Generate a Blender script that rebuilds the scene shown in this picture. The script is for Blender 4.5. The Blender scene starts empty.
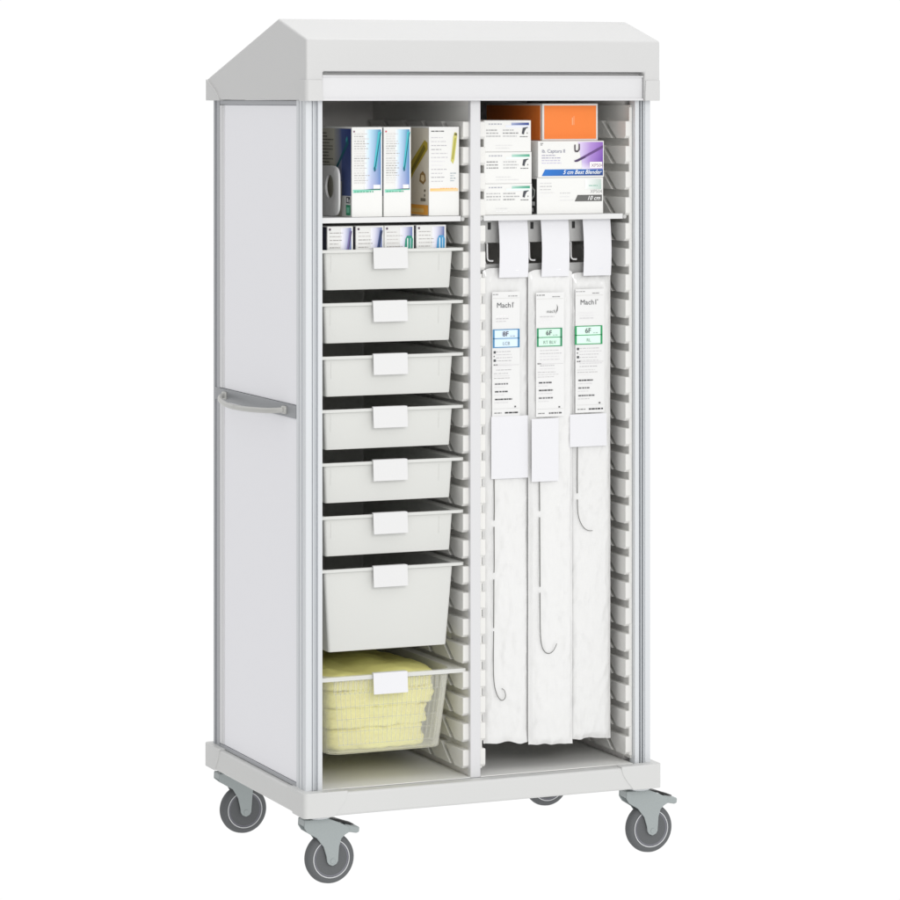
import bpy, bmesh, math, random
from mathutils import Vector, noise, Matrix

random.seed(7)
S = bpy.context.scene
C = S.collection

# ------------------------------------------------------------------ camera
cam_d = bpy.data.cameras.new('camera')
cam = bpy.data.objects.new('camera', cam_d)
C.objects.link(cam)
cam.location = (-2.9776, -7.8336, 1.9513)
cam.rotation_euler = (math.pi / 2, 0, -0.4059)
cam_d.sensor_width = 36
cam_d.lens = 36 * 3420.7 / 900
cam_d.shift_y = -(450 - 94.7) / 900
cam_d.clip_end = 200
S.camera = cam

# ------------------------------------------------------------------ world: white studio surround
w = bpy.data.worlds.new('World')
S.world = w
w.use_nodes = True
wn = w.node_tree
bg = wn.nodes['Background']
# white surround light, dimmed towards the far left to darken the left flank
wtc = wn.nodes.new('ShaderNodeTexCoord')
wsx = wn.nodes.new('ShaderNodeSeparateXYZ')
wmr = wn.nodes.new('ShaderNodeMapRange')
wmr.interpolation_type = 'SMOOTHSTEP'
wmr.inputs['From Min'].default_value = -.95
wmr.inputs['From Max'].default_value = -.15
wmr.inputs['To Min'].default_value = .68
wmr.inputs['To Max'].default_value = 1.02
wn.links.new(wtc.outputs['Generated'], wsx.inputs[0])
wn.links.new(wsx.outputs['X'], wmr.inputs[0])
wn.links.new(wmr.outputs[0], bg.inputs[1])
bg.inputs[0].default_value = (1, 1, 1, 1)


def softbox(name, loc, aim, size, power, col=(1, 1, 1)):
    d = bpy.data.lights.new(name, 'AREA')
    d.shape = 'RECTANGLE'
    d.size, d.size_y = size
    d.energy = power
    d.color = col
    o = bpy.data.objects.new(name, d)
    C.objects.link(o)
    o.location = loc
    o.rotation_euler = (Vector(aim) - Vector(loc)).to_track_quat('-Z', 'Y').to_euler()
    return o


softbox('key_softbox', (-.2, -5.6, 2.9), (0.5, 0.1, 1.1), (1.6, 1.6), 92, (1, .99, .975))
softbox('hood_top_fill', (.5, .6, 4.6), (0.5, 0.35, 2.0), (1.4, 1.0), 22)  # unseen overhead lamp, added to brighten the hood slopes

S.view_settings.view_transform = 'Standard'
S.view_settings.look = 'None'
S.view_settings.exposure = 0
S.view_settings.gamma = 1
S.render.resolution_x = 1024
S.render.resolution_y = 1024


# ------------------------------------------------------------------ materials
def lin(c):
    return tuple(((v / 255) / 12.92 if v / 255 <= .04045 else ((v / 255 + .055) / 1.055) ** 2.4) for v in c)


def mat(name, col, rough=.5, metal=0, bump=0, bscale=60, var=.0, coat=0, vscale=4, stretch=(1, 1, 1)):
    m = bpy.data.materials.new(name)
    m.use_nodes = True
    nt = m.node_tree
    b = nt.nodes['Principled BSDF']
    b.inputs['Base Color'].default_value = (*col, 1)
    b.inputs['Roughness'].default_value = rough
    b.inputs['Metallic'].default_value = metal
    b.inputs['Coat Weight'].default_value = coat
    tc = nt.nodes.new('ShaderNodeTexCoord')
    mp = nt.nodes.new('ShaderNodeMapping')
    mp.inputs['Scale'].default_value = stretch
    nt.links.new(tc.outputs['Object'], mp.inputs[0])
    if var:
        n = nt.nodes.new('ShaderNodeTexNoise')
        n.inputs['Scale'].default_value = vscale
        n.inputs['Detail'].default_value = 6
        nt.links.new(mp.outputs[0], n.inputs[0])
        mx = nt.nodes.new('ShaderNodeMix')
        mx.data_type = 'RGBA'
        mx.inputs[6].default_value = (*[c * (1 - var) for c in col], 1)
        mx.inputs[7].default_value = (*[min(1, c * (1 + var)) for c in col], 1)
        nt.links.new(n.outputs[0], mx.inputs[0])
        nt.links.new(mx.outputs[2], b.inputs['Base Color'])
        mr = nt.nodes.new('ShaderNodeMapRange')
        mr.inputs['To Min'].default_value = max(0, rough - .08)
        mr.inputs['To Max'].default_value = min(1, rough + .08)
        nt.links.new(n.outputs[0], mr.inputs[0])
        nt.links.new(mr.outputs[0], b.inputs['Roughness'])
    if bump:
        n2 = nt.nodes.new('ShaderNodeTexNoise')
        n2.inputs['Scale'].default_value = bscale
        n2.inputs['Detail'].default_value = 4
        nt.links.new(mp.outputs[0], n2.inputs[0])
        bp = nt.nodes.new('ShaderNodeBump')
        bp.inputs['Strength'].default_value = bump
        bp.inputs['Distance'].default_value = .002
        nt.links.new(n2.outputs[0], bp.inputs['Height'])
        nt.links.new(bp.outputs[0], b.inputs['Normal'])
    return m


M = {}
M['hood'] = mat('hood_plastic', (.60, .60, .597), .45, bump=.12, bscale=300, var=.02)
M['base'] = mat('base_plastic', (.625, .628, .62), .45, bump=.12, bscale=300, var=.02)
M['panel'] = mat('panel_laminate', (.85, .85, .885), .35, var=.012, vscale=3)
M['alu'] = mat('brushed_aluminium', (.66, .68, .70), .4, metal=.1, bump=.1, bscale=120, stretch=(1, 1, .05), var=.03)
M['alu_dark'] = mat('grey_anodised_aluminium', (.38, .39, .41), .4, metal=.3, bump=.1, bscale=120, stretch=(1, 1, .05))
M['alu_white'] = mat('pale_anodised_aluminium', (.68, .68, .69), .38, metal=.1, bump=.08, bscale=120, stretch=(1, 1, .05))
M['inner'] = mat('inner_board', (.84, .82, .80), .6, bump=.1, bscale=200, var=.03)
M['rail'] = mat('rail_plastic', (.77, .765, .74), .5, bump=.15, bscale=250, var=.02)
M['tray'] = mat('tray_plastic', (.66, .665, .64), .4, bump=.1, bscale=200, var=.02)
M['tab'] = mat('label_card_white', (.72, .72, .72), .5, bump=.1, bscale=150, var=.01)
M['card'] = mat('white_card', (.76, .76, .785), .55, bump=.1, bscale=90, var=.01)
M['label'] = mat('label_paper', (.77, .77, .765), .4, bump=.15, bscale=60, var=.01, coat=.3)
M['handle'] = mat('satin_grey_bar', (.48, .48, .46), .35, metal=.2)
M['band'] = mat('grey_crossband', (.30, .31, .325), .4, metal=.3, bump=.1, bscale=120, stretch=(1, .05, 1))
M['floor'] = mat('pale_brightening_sheet', (.80, .80, .78), .45, bump=.1, bscale=200, var=.02)
M['carton'] = mat('white_carton', (.80, .80, .78), .55, bump=.12, bscale=180, var=.02)
M['carton_beige'] = mat('beige_carton', (.70, .66, .58), .55, bump=.12, bscale=180, var=.02)
M['carton_orange'] = mat('orange_carton', (.95, .24, .035), .5, bump=.1, bscale=180, var=.02)
M['pouch'] = mat('pouch_film', (.775, .775, .768), .18, bump=.4, bscale=34, var=.02, coat=.6, stretch=(1.6, 1, .6))
M['wire'] = mat('dark_wire', (.2, .2, .19), .35, metal=.6)
M['steel'] = mat('steel_sheet', (.52, .52, .51), .38, metal=.3, bump=.08, bscale=120)
M['black'] = mat('black_plastic', (.015, .015, .015), .5)
M['tyre'] = mat('grey_rubber', (.115, .12, .125), .75, bump=.3, bscale=300, var=.06)
M['hub'] = mat('grey_hub_plastic', (.17, .17, .20), .5, bump=.1, bscale=200, var=.04)
M['ring'] = mat('pale_ring', (.62, .63, .64), .5)
M['fork'] = mat('fork_silver_plastic', (.35, .385, .385), .42, metal=.15, bump=.15, bscale=250, var=.04)
M['yellow'] = mat('yellow_fabric', (1.0, .90, .35), .7, bump=.9, bscale=90, var=.14, vscale=26, stretch=(.5, .5, 1.6))


def ink_material():
    m = bpy.data.materials.new('printed_ink')
    m.use_nodes = True
    nt = m.node_tree
    a = nt.nodes.new('ShaderNodeAttribute')
    a.attribute_name = 'Col'
    b = nt.nodes['Principled BSDF']
    b.inputs['Roughness'].default_value = .5
    nt.links.new(a.outputs['Color'], b.inputs['Base Color'])
    return m


M['ink'] = ink_material()


def clear_material():
    m = bpy.data.materials.new('clear_plastic')
    m.use_nodes = True
    nt = m.node_tree
    out = nt.nodes['Material Output']
    b = nt.nodes['Principled BSDF']
    b.inputs['Base Color'].default_value = (.9, .9, .86, 1)
    b.inputs['Roughness'].default_value = .32
    t = nt.nodes.new('ShaderNodeBsdfTransparent')
    t.inputs[0].default_value = (.99, .99, .98, 1)
    mx = nt.nodes.new('ShaderNodeMixShader')
    fr = nt.nodes.new('ShaderNodeLayerWeight')
    fr.inputs[0].default_value = .35
    mr = nt.nodes.new('ShaderNodeMapRange')
    mr.inputs['To Min'].default_value = .07
    mr.inputs['To Max'].default_value = .8
    nt.links.new(fr.outputs['Facing'], mr.inputs[0])
    nt.links.new(mr.outputs[0], mx.inputs[0])
    nt.links.new(t.outputs[0], mx.inputs[1])
    nt.links.new(b.outputs[0], mx.inputs[2])
    nt.links.new(mx.outputs[0], out.inputs[0])
    return m


M['clear'] = clear_material()


# ------------------------------------------------------------------ helpers
def empty(name, label, cat, loc=(0, 0, 0), group=None):
    o = bpy.data.objects.new(name, None)
    C.objects.link(o)
    o.location = loc
    o.empty_display_size = .05
    tag(o, label, cat, group)
    return o


def tag(o, label, cat=None, group=None):
    o['label'] = label
    if cat:
        o['category'] = cat
    if group:
        o['group'] = group
    return o


def obj(name, bm, m, parent=None, bevel=0, seg=2, smooth=True, loc=None, angle=40):
    """links bm as one mesh; coordinates are world ones, children keep them relative to their thing"""
    me = bpy.data.meshes.new(name)
    bmesh.ops.remove_doubles(bm, verts=bm.verts, dist=1e-6)
    bmesh.ops.recalc_face_normals(bm, faces=bm.faces)
    bm.to_mesh(me)
    bm.free()
    for mm in (m if isinstance(m, (list, tuple)) else [m]):
        me.materials.append(mm)
    o = bpy.data.objects.new(name, me)
    C.objects.link(o)
    if smooth:
        for p in me.polygons:
            p.use_smooth = True
        try:
            me.set_sharp_from_angle(angle=math.radians(angle))
        except Exception:
            pass
    if bevel:
        b = o.modifiers.new('bevel', 'BEVEL')
        b.width = bevel
        b.segments = seg
        b.limit_method = 'ANGLE'
        b.angle_limit = math.radians(35)
        b.harden_normals = False
    if parent:
        o.parent = parent
        off = world_of(parent)
        me.transform(Matrix.Translation(-off))
    elif loc:
        me.transform(Matrix.Translation(-Vector(loc)))
        o.location = loc
    return o


def world_of(o):
    v = Vector((0, 0, 0))
    while o:
        v += o.location
        o = o.parent
    return v


def box(bm, x0, x1, y0, y1, z0, z1):
    vs = [bm.verts.new(p) for p in ((x0, y0, z0), (x1, y0, z0), (x1, y1, z0), (x0, y1, z0), (x0, y0, z1), (x1, y0, z1), (x1, y1, z1), (x0, y1, z1))]
    for f in ((0, 3, 2, 1), (4, 5, 6, 7), (0, 1, 5, 4), (1, 2, 6, 5), (2, 3, 7, 6), (3, 0, 4, 7)):
        bm.faces.new([vs[i] for i in f])


def prism(bm, pts, axis, a, b):
    """extrude a polygon: axis X -> pts are (y,z); Y -> (x,z); Z -> (x,y)"""
    def P(p, t):
        return {'X': (t, p[0], p[1]), 'Y': (p[0], t, p[1]), 'Z': (p[0], p[1], t)}[axis]
    A = [bm.verts.new(P(p, a)) for p in pts]
    B = [bm.verts.new(P(p, b)) for p in pts]
    bm.faces.new(A)
    bm.faces.new(B[::-1])
    n = len(pts)
    for i in range(n):
        bm.faces.new((A[i], B[i], B[(i + 1) % n], A[(i + 1) % n]))


def loft(bm, rings, cap0=True, cap1=True):
    R = [[bm.verts.new(p) for p in r] for r in rings]
    n = len(R[0])
    for a, b in zip(R, R[1:]):
        for i in range(n):
            bm.faces.new((a[i], a[(i + 1) % n], b[(i + 1) % n], b[i]))
    if cap0:
        bm.faces.new(R[0][::-1])
    if cap1:
        bm.faces.new(R[-1])


def lathe_y(bm, prof, cx, cz, n=64):
    """prof: (radius, y) closed on the axis"""
    loft(bm, [[(cx + r * math.cos(2 * math.pi * k / n), y, cz + r * math.sin(2 * math.pi * k / n)) for k in range(n)] for r, y in prof])


def tube(bm, pts, r, n=10):
    pts = [Vector(p) for p in pts]
    rings = []
    up = Vector((0, 1, 0))
    for i, p in enumerate(pts):
        t = (pts[min(i + 1, len(pts) - 1)] - pts[max(i - 1, 0)]).normalized()
        s = t.cross(up)
        if s.length < 1e-3:
            s = t.cross(Vector((1, 0, 0)))
        s.normalize()
        v = s.cross(t)
        rr = r[i] if isinstance(r, (list, tuple)) else r
        rings.append([p + (s * math.cos(2 * math.pi * k / n) + v * math.sin(2 * math.pi * k / n)) * rr for k in range(n)])
    loft(bm, rings)


def spline(pts, n=8):
    P = [Vector(p) for p in pts]
    out = []
    for i in range(len(P) - 1):
        a = P[max(i - 1, 0)]
        b = P[i]
        c = P[i + 1]
        d = P[min(i + 2, len(P) - 1)]
        for k in range(n):
            t = k / n
            out.append(.5 * ((2 * b) + (c - a) * t + (2 * a - 5 * b + 4 * c - d) * t * t + (3 * b - a - 3 * c + d) * t ** 3))
    out.append(P[-1])
    return out


def rrect(hw, hd, r, z, cx, cy, n=5):
    pts = []
    for (sx, sy, a0) in ((1, 1, 0), (-1, 1, 90), (-1, -1, 180), (1, -1, 270)):
        for k in range(n + 1):
            a = math.radians(a0 + 90 * k / n)
            pts.append((cx + sx * (hw - r) + r * math.cos(a), cy + sy * (hd - r) + r * math.sin(a), z))
    return pts


class Print:
    """ink lying on a surface; u, v in metres from the origin corner"""

    def __init__(s, O, U, V):
        s.O, s.U, s.V = Vector(O), Vector(U).normalized(), Vector(V).normalized()
        s.N = s.U.cross(s.V)
        s.v, s.f, s.c = [], [], []

    def poly(s, pts, col, layer=1):
        cols = col if isinstance(col, list) else [col] * len(pts)
        i = len(s.v)
        for (u, v), c in zip(pts, cols):
            s.v.append(s.O + s.U * u + s.V * v + s.N * .0005 * layer)
            s.c.append(lin(c))
        s.f.append(list(range(i, i + len(pts))))

    def rect(s, u0, v0, u1, v1, col, layer=1):
        """col may be four corner inks: ll, lr, ur, ul"""
        s.poly([(u0, v0), (u1, v0), (u1, v1), (u0, v1)], col, layer)

    def frame(s, u0, v0, u1, v1, t, col, layer=1):
        s.rect(u0, v0, u1, v0 + t, col, layer)
        s.rect(u0, v1 - t, u1, v1, col, layer)
        s.rect(u0, v0 + t, u0 + t, v1 - t, col, layer)
        s.rect(u1 - t, v0 + t, u1, v1 - t, col, layer)

    def lines(s, u0, u1, v0, v1, n, col, t=.0022, layer=1, seed=1, fill=.8, jit=30):
        """rows of print too small to read"""
        r = random.Random(seed)
        for k in range(n):
            v = v1 - (v1 - v0) * (k + .5) / n
            u = u0
            end = u0 + (u1 - u0) * r.uniform(fill - .25, min(1, fill + .2))
            j = r.randint(-jit, jit)
            c = tuple(max(0, min(255, x + j)) for x in col)
            while u < end:
                wd = r.uniform(.003, .010)
                s.rect(u, v - t / 2, min(u + wd, end), v + t / 2, c, layer)
                u += wd + r.uniform(.001, .0025)

    def text(s, body, u, v, size, col, layer=2, shear=0, bold=0, align='LEFT', sx=1):
        cu = bpy.data.curves.new('t', 'FONT')
        cu.body = body
        cu.size = size
        cu.shear = shear
        cu.offset = bold
        cu.align_x = align
        cu.resolution_u = 3
        o = bpy.data.objects.new('t', cu)
        C.objects.link(o)
        dg = bpy.context.evaluated_depsgraph_get()
        me = o.evaluated_get(dg).to_mesh()
        i = len(s.v)
        for p in me.vertices:
            s.v.append(s.O + s.U * (u + p.co.x * sx) + s.V * (v + p.co.y) + s.N * .0005 * layer)
            s.c.append(lin(col))
        for p in me.polygons:
            s.f.append([i + k for k in p.vertices])
        o.evaluated_get(dg).to_mesh_clear()
        bpy.data.objects.remove(o)
        bpy.data.curves.remove(cu)

    def build(s, name, parent, label=None):
        me = bpy.data.meshes.new(name)
        off = world_of(parent)
        me.from_pydata([v - off for v in s.v], [], s.f)
        ca = me.color_attributes.new('Col', 'FLOAT_COLOR', 'POINT')
        for i, c in enumerate(s.c):
            ca.data[i].color = (*c, 1)
        me.materials.append(M['ink'])
        o = bpy.data.objects.new(name, me)
        C.objects.link(o)
        o.parent = parent
        if label:
            o['label'] = label
        return o


# ================================================================== THE CABINET
Z0, ZB, ZH = .1778, .235, 1.938          # underside of base, top of base, underside of hood
cab = empty('supply_cabinet', 'tall white open-front medical supply cabinet on four grey casters, with sloped hood and two columns', 'cabinet', (.49, .37, 0))

# base tray with corner caps
bm = bmesh.new()
box(bm, .002, .978, .002, .741, Z0, ZB)
base = obj('base', bm, M['base'], cab, .006, 3)


def cap(cx, cy, sx, sy, top, bot, z0, z1, parent, m, wd=.03):
    """corner guard: an L in plan whose arms end in an arc"""
    def ring(z, arm):
        r = .012
        pts = []
        for k in range(6):
            a = math.pi / 2 * k / 5
            pts.append((r - r * math.cos(a), r - r * math.sin(a)))
        # outer corner arc runs from (0,r) to (r,0)
        pts = [(0, arm)] + pts + [(arm, 0), (arm, wd), (wd, wd), (wd, arm)]
        return [(cx + sx * x, cy + sy * y, z) for x, y in pts]
    bm = bmesh.new()
    n = 6
    rings = []
    for k in range(n + 1):
        t = k / n
        arm = bot + (top - bot) * (math.sin(t * math.pi / 2) if top > bot else 1 - math.cos(t * math.pi / 2))
        rings.append(ring(z0 + (z1 - z0) * t, arm))
    loft(bm, rings)
    return obj('corner_cap', bm, m, parent, .0012, 2, angle=50)


for (cx, sx) in ((0, 1), (.98, -1)):
    for (cy, sy) in ((0, 1), (.743, -1)):
        cap(cx, cy, sx, sy, .115, .080, Z0 - .001, ZB + .0035, base, M['base'])

# hood
bm = bmesh.new()
prism(bm, [(0, ZH), (0, 2.088), (.198, 2.142), (.745, 1.991), (.745, ZH)], 'X', .006, .974)
hood = obj('hood', bm, M['hood'], cab)
bm = bmesh.new()
box(bm, .050, .931, -.05, .034, ZH - .05, 2.0085)
cut = obj('cutter', bm, M['hood'], cab)
md = hood.modifiers.new('cut', 'BOOLEAN')
md.object = cut
md.operation = 'DIFFERENCE'
md.solver = 'EXACT'
dg = bpy.context.evaluated_depsgraph_get()
me2 = bpy.data.meshes.new_from_object(hood.evaluated_get(dg))
hood.modifiers.clear()
hood.data = me2
hood.data.name = 'hood'
bpy.data.objects.remove(cut)
bv = hood.modifiers.new('bevel', 'BEVEL')
bv.width = .005
bv.segments = 3
bv.limit_method = 'ANGLE'
bv.angle_limit = math.radians(12)
for (cx, sx) in ((.003, 1), (.977, -1)):
    cap(cx, .748, sx, -1, .012, .108, ZH - .002, 1.992, hood, M['hood'], wd=.02)
    cap(cx, -.003, sx, 1, .044, .046, ZH - .002, 1.988, hood, M['hood'], wd=.02)

# rolled up shutter: its end bar shows below the hood
bm = bmesh.new()
box(bm, .0515, .9295, .010, .030, ZH + .0015, 1.997)
sh = obj('roller_shutter', bm, M['alu_white'], cab, .002)
for za, zc_ in ((ZH - .0015, ZH + .004), (1.9955, 1.999)):
    bm = bmesh.new()
    box(bm, .0515, .9295, .0065, .0098, za, zc_)
    obj('shutter_lip', bm, M['alu_white'], sh)


# posts: extruded profiles with a shutter channel
def post(x_out, s, y0=.035, gd=.0125):
    """front post; s=+1 left, -1 right"""
    def X(d):
        return x_out + s * d
    bm = bmesh.new()
    p = [(0, y0 + .004), (.002, y0), (.0165, y0), (.0165, y0 + .004), (.0195, y0 + .004), (.0195, y0 + gd), (.0225, y0 + gd), (.0225, y0 + .007), (.0255, y0 + .007),
         (.0255, y0 + gd), (.0335, y0 + gd), (.0335, y0), (.0455, y0), (.0455, y0 + gd + .003), (.0175, y0 + gd + .003), (.0175, y0 + .062), (0, y0 + .062),
         (0, y0 + .046), (.0025, y0 + .046), (.0025, y0 + .040), (0, y0 + .040), (0, y0 + .026), (.0025, y0 + .026), (.0025, y0 + .018), (0, y0 + .018)]
    prism(bm, [(X(a), b) for a, b in p], 'Z', ZB + .0005, ZH - .0005)
    return obj('post', bm, M['alu'], cab, .0005, 1, smooth=False)


pl = post(.0165, 1)
pr = post(.9655, -1, gd=.028)


def back_post(x_out, s):
    def X(d):
        return x_out + s * d
    y1, = (.732,)
    bm = bmesh.new()
    p = [(0, y1 - .064), (0, y1 - .042), (.003, y1 - .042), (.003, y1 - .030), (0, y1 - .030), (0, y1 - .018), (.004, y1 - .006), (.010, y1), (.045, y1), (.045, y1 - .03), (.0175, y1 - .03), (.0175, y1 - .064)]
    prism(bm, [(X(a), b) for a, b in p], 'Z', ZB + .0005, ZH - .0005)
    return obj('post', bm, M['alu_dark'], cab, .0006, 1, smooth=False)


back_post(.0165, 1)
back_post(.9655, -1)

# side panels, frame strips, crossbar, handle (both flanks)
for (x, s) in ((.0165, 1), (.9655, -1)):
    def bx(b, d0, d1, *r):
        a, c = sorted((x + s * d0, x + s * d1))
        box(b, a, c, *r)
    for z0, z1 in ((ZB + .012, 1.1485), (1.1815, ZH - .013)):
        bm = bmesh.new()
        bx(bm, .003, .014, .100, .664, z0, z1)
        p = obj('side_panel', bm, M['panel'], cab, .0015)
        for r_ in ((.0005, .008, .648, .6675), (.0012, .007, .636, .6472)):
            bm = bmesh.new()
            bx(bm, *r_, z0 + .0005, z1 - .0005)
            obj('panel_trim', bm, M['alu_white'], p, .001, 1)
    bm = bmesh.new()
    bx(bm, .0008, .0165, .0975, .6672, ZB + .001, ZB + .0115)
    obj('bottom_rail', bm, M['alu_dark'], cab, .001, 1)
    bm = bmesh.new()
    bx(bm, .0008, .0165, .0975, .6672, ZH - .0125, ZH - .001)
    obj('top_rail', bm, M['alu_dark'], cab, .001, 1)
    bm = bmesh.new()
    bx(bm, -.0015, .016, .0975, .700, 1.149, 1.181)
    cb = obj('crossbar', bm, M['band'], cab, .001, 1)
    # handle
    bm = bmesh.new()
    hp = [(x - s * (-.002), .618, 1.166), (x - s * .018, .606, 1.163), (x - s * .034, .56, 1.157), (x - s * .045, .48, 1.153), (x - s * .049, .40, 1.153),
          (x - s * .046, .31, 1.156), (x - s * .034, .225, 1.160), (x - s * .020, .186, 1.163), (x - s * (-.002), .172, 1.165)]
    tube(bm, spline(hp, 6), .0068, 12)
    h = obj('handle', bm, M['handle'], cab)
    for yy in (.618, .172):
        bm = bmesh.new()
        bx(bm, -.009, .001, yy - .013, yy + .013, 1.155, 1.175)
        obj('handle_mount', bm, M['handle'], h, .004, 3)

# back board, ceiling, divider
bm = bmesh.new()
box(bm, .034, .948, .700, .712, ZB + .001, ZH - .001)
obj('back_panel', bm, M['inner'], cab)
bm = bmesh.new()
box(bm, .4645, .488, .052, .699, ZB + .001, ZH - .001)
dv = obj('divider', bm, M['inner'], cab)
bm = bmesh.new()
prism(bm, [(.4605, .0365), (.4885, .0365), (.4885, .051), (.4605, .051)], 'Z', ZB + .0007, ZH - .0007)
obj('divider_edge', bm, M['alu_white'], dv, .0015, 2)

for a, b in ((.0555, .4600), (.4890, .9150)):  # pale sheets added to lighten the dark compartment floors
    bm = bmesh.new()
    box(bm, a, b, .036, .698, ZB + .0008, ZB + .0030)
    obj('brightening_floor_sheet', bm, M['floor'], base, .0006, 1)

# toothed rail liners
PITCH = .0659
ZR = 1.567


def rail_panel(xp, s, depth, yf=.048):
    """xp: plane of the liner, teeth stick out by depth towards s"""
    bm = bmesh.new()
    a, b = sorted((xp, xp - s * .004))
    box(bm, a, b, yf + .006, .698, ZB + .012, 1.925)
    ta, tb = sorted((xp - s * .001, xp + s * depth))
    for k in range(-5, 20):
        zt = ZR - PITCH * k - .0105
        zb = ZR - PITCH * (k + 1) + .0085
        if k == -5:
            zt -= .002
        h = zt - zb
        sh = .062
        ch = .006
        # foremost tooth
        prism(bm, [(yf, zt - .002), (yf + .002, zt), (.165, zt), (.165 - sh, zb), (yf + .008 if yf < .06 else .1025, zb), (yf, zb + .007)], 'X', ta, tb)
        y = .190
        for j in range(4):
            y1 = min(y + .105, .69)
            prism(bm, [(y, zt), (y1, zt), (y1 - (sh if y1 < .69 else 0), zb), (y - sh, zb)], 'X', ta, tb)
            y += .131
    return bm


for (xp, s, d) in ((.0365, 1, .0175), (.4645, -1, .0185), (.488, 1, .0185), (.9165, -1, .0165)):
    xo = xp
    bm = rail_panel(xo + (-.0006 if s < 0 else .0006) * (1 if xp in (.4645, .488) else 0), s, d, .0775 if xp == .0365 else .048)
    if xp == .488:
        box(bm, .4882, .4995, .0515, .0575, ZB + .02, 1.50)
    if xp == .9165:
        box(bm, .9110, .9195, .0490, .0560, ZB + .02, 1.92)
    rp = obj('rail_panel', bm, M['rail'], cab, .0022, 2)
    if xp == .9165:
        bm = bmesh.new()
        box(bm, .9205, .946, .098, .699, ZB + .001, ZH - .001)
        obj('wall_board', bm, M['inner'], cab)
    if xp == .0365:
        bm = bmesh.new()
        box(bm, .0345, .0362, .0985, .699, ZB + .001, ZH - .001)
        obj('wall_board', bm, M['inner'], cab)


# casters
def caster(cx, cy, pedal):
    """cx, cy: wheel axle; the stem stands 35 mm to the left"""
    yf = cy - .016
    zc = .0642
    sx = cx - .034
    bm = bmesh.new()
    # swivel head
    n = 32
    loft(bm, [[(sx + .004 + r * math.cos(2 * math.pi * k / n), cy + r * math.sin(2 * math.pi * k / n), z) for k in range(n)] for r, z in ((.016, .141), (.019, .150), (.024, .160), (.030, .1655))])
    if pedal:
        leg = [(-.073, .1655), (-.074, .147), (-.066, .1345), (-.041, .119), (-.023, .096), (-.0155, .072), (-.0135, .058), (-.009, .0515), (.001, .047), (.011, .0515), (.0155, .059), (.018, .094), (.024, .113),
               (.034, .122), (.044, .127), (.044, .141), (.020, .153), (-.010, .1655)]
    else:
        leg = [(-.073, .1655), (-.074, .147), (-.060, .136), (-.036, .122), (-.022, .098), (-.0155, .072), (-.0135, .058), (-.009, .0515), (.001, .047), (.011, .0515), (.0155, .059), (.018, .094), (.021, .125),
               (.018, .1655)]
    for y in (yf - .0075, yf + .0355):
        prism(bm, [(cx + a, b) for a, b in leg], 'Y', y, y + .004)
    top = [(-.0725, .1645), (-.0735, .150), (-.06, .142), (.012, .142), (.020, .1525), (-.010, .1645)]
    prism(bm, [(cx + a, b) for a, b in top], 'Y', yf - .0034, yf + .0354)
    f = obj('caster', bm, M['fork'], cab, .0018, 3)
    bm = bmesh.new()
    loft(bm, [[(sx + .004 + r * math.cos(2 * math.pi * k / n), cy + r * math.sin(2 * math.pi * k / n), z) for k in range(n)] for r, z in ((.030, .1658), (.033, .168), (.033, .173), (.026, .1777))])
    obj('swivel_plate', bm, M['alu'], f, .0005, 1)
    bm = bmesh.new()
    lathe_y(bm, [(.046, yf + .0005), (.052, yf), (.0585, yf + .002), (.0622, yf + .007), (.0638, yf + .016), (.0622, yf + .025), (.0585, yf + .030), (.052, yf + .032), (.046, yf + .0315)], cx, zc)
    wl = obj('wheel', bm, M['tyre'], f)
    bm = bmesh.new()
    lathe_y(bm, [(.001, yf - .001), (.012, yf - .001), (.014, yf + .002), (.030, yf + .003), (.040, yf + .0012), (.0445, yf - .0008), (.0446, yf + .0325), (.001, yf + .0325)], cx, zc)
    obj('hub', bm, M['hub'], wl)
    bm = bmesh.new()
    rr = [(.0455, yf - .0004), (.0462, yf - .0016), (.0478, yf - .0016), (.0484, yf - .0004)]
    R = [[(cx + r * math.cos(2 * math.pi * k / 64), y, zc + r * math.sin(2 * math.pi * k / 64)) for k in range(64)] for r, y in rr]
    loft(bm, R, False, False)
    obj('rim_ring', bm, M['ring'], wl)
    bm = bmesh.new()
    lathe_y(bm, [(.001, yf - .0086), (.006, yf - .0086), (.0065, yf - .0078), (.0065, yf - .0074), (.001, yf - .0074)], cx + .001, .0595, 24)
    obj('axle_bolt', bm, M['fork'], f)
    if pedal:
        bm = bmesh.new()
        prism(bm, [(cx + a, b) for a, b in [(.036, .1475), (.058, .1405), (.073, .1375), (.0745, .1345), (.0735, .124), (.066, .122), (.050, .1255), (.036, .125)]], 'Y', yf - .002, yf + .034)
        obj('brake_pedal', bm, M['fork'], f, .003, 3)
        bm = bmesh.new()
        prism(bm, [(cx + a, b) for a, b in [(-.020, .1665), (.020, .1590), (.045, .1500), (.060, .1450), (.0600, .1425), (.044, .1458), (.018, .1545), (-.020, .1620)]], 'Y', yf + .001, yf + .031)
        obj('pedal_spring', bm, M['black'], f, .0008, 1)
    return f


caster(.0895, .061, True)
caster(.9715, .061, True)
caster(.0895, .689, False)
caster(.9715, .689, False)


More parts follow.
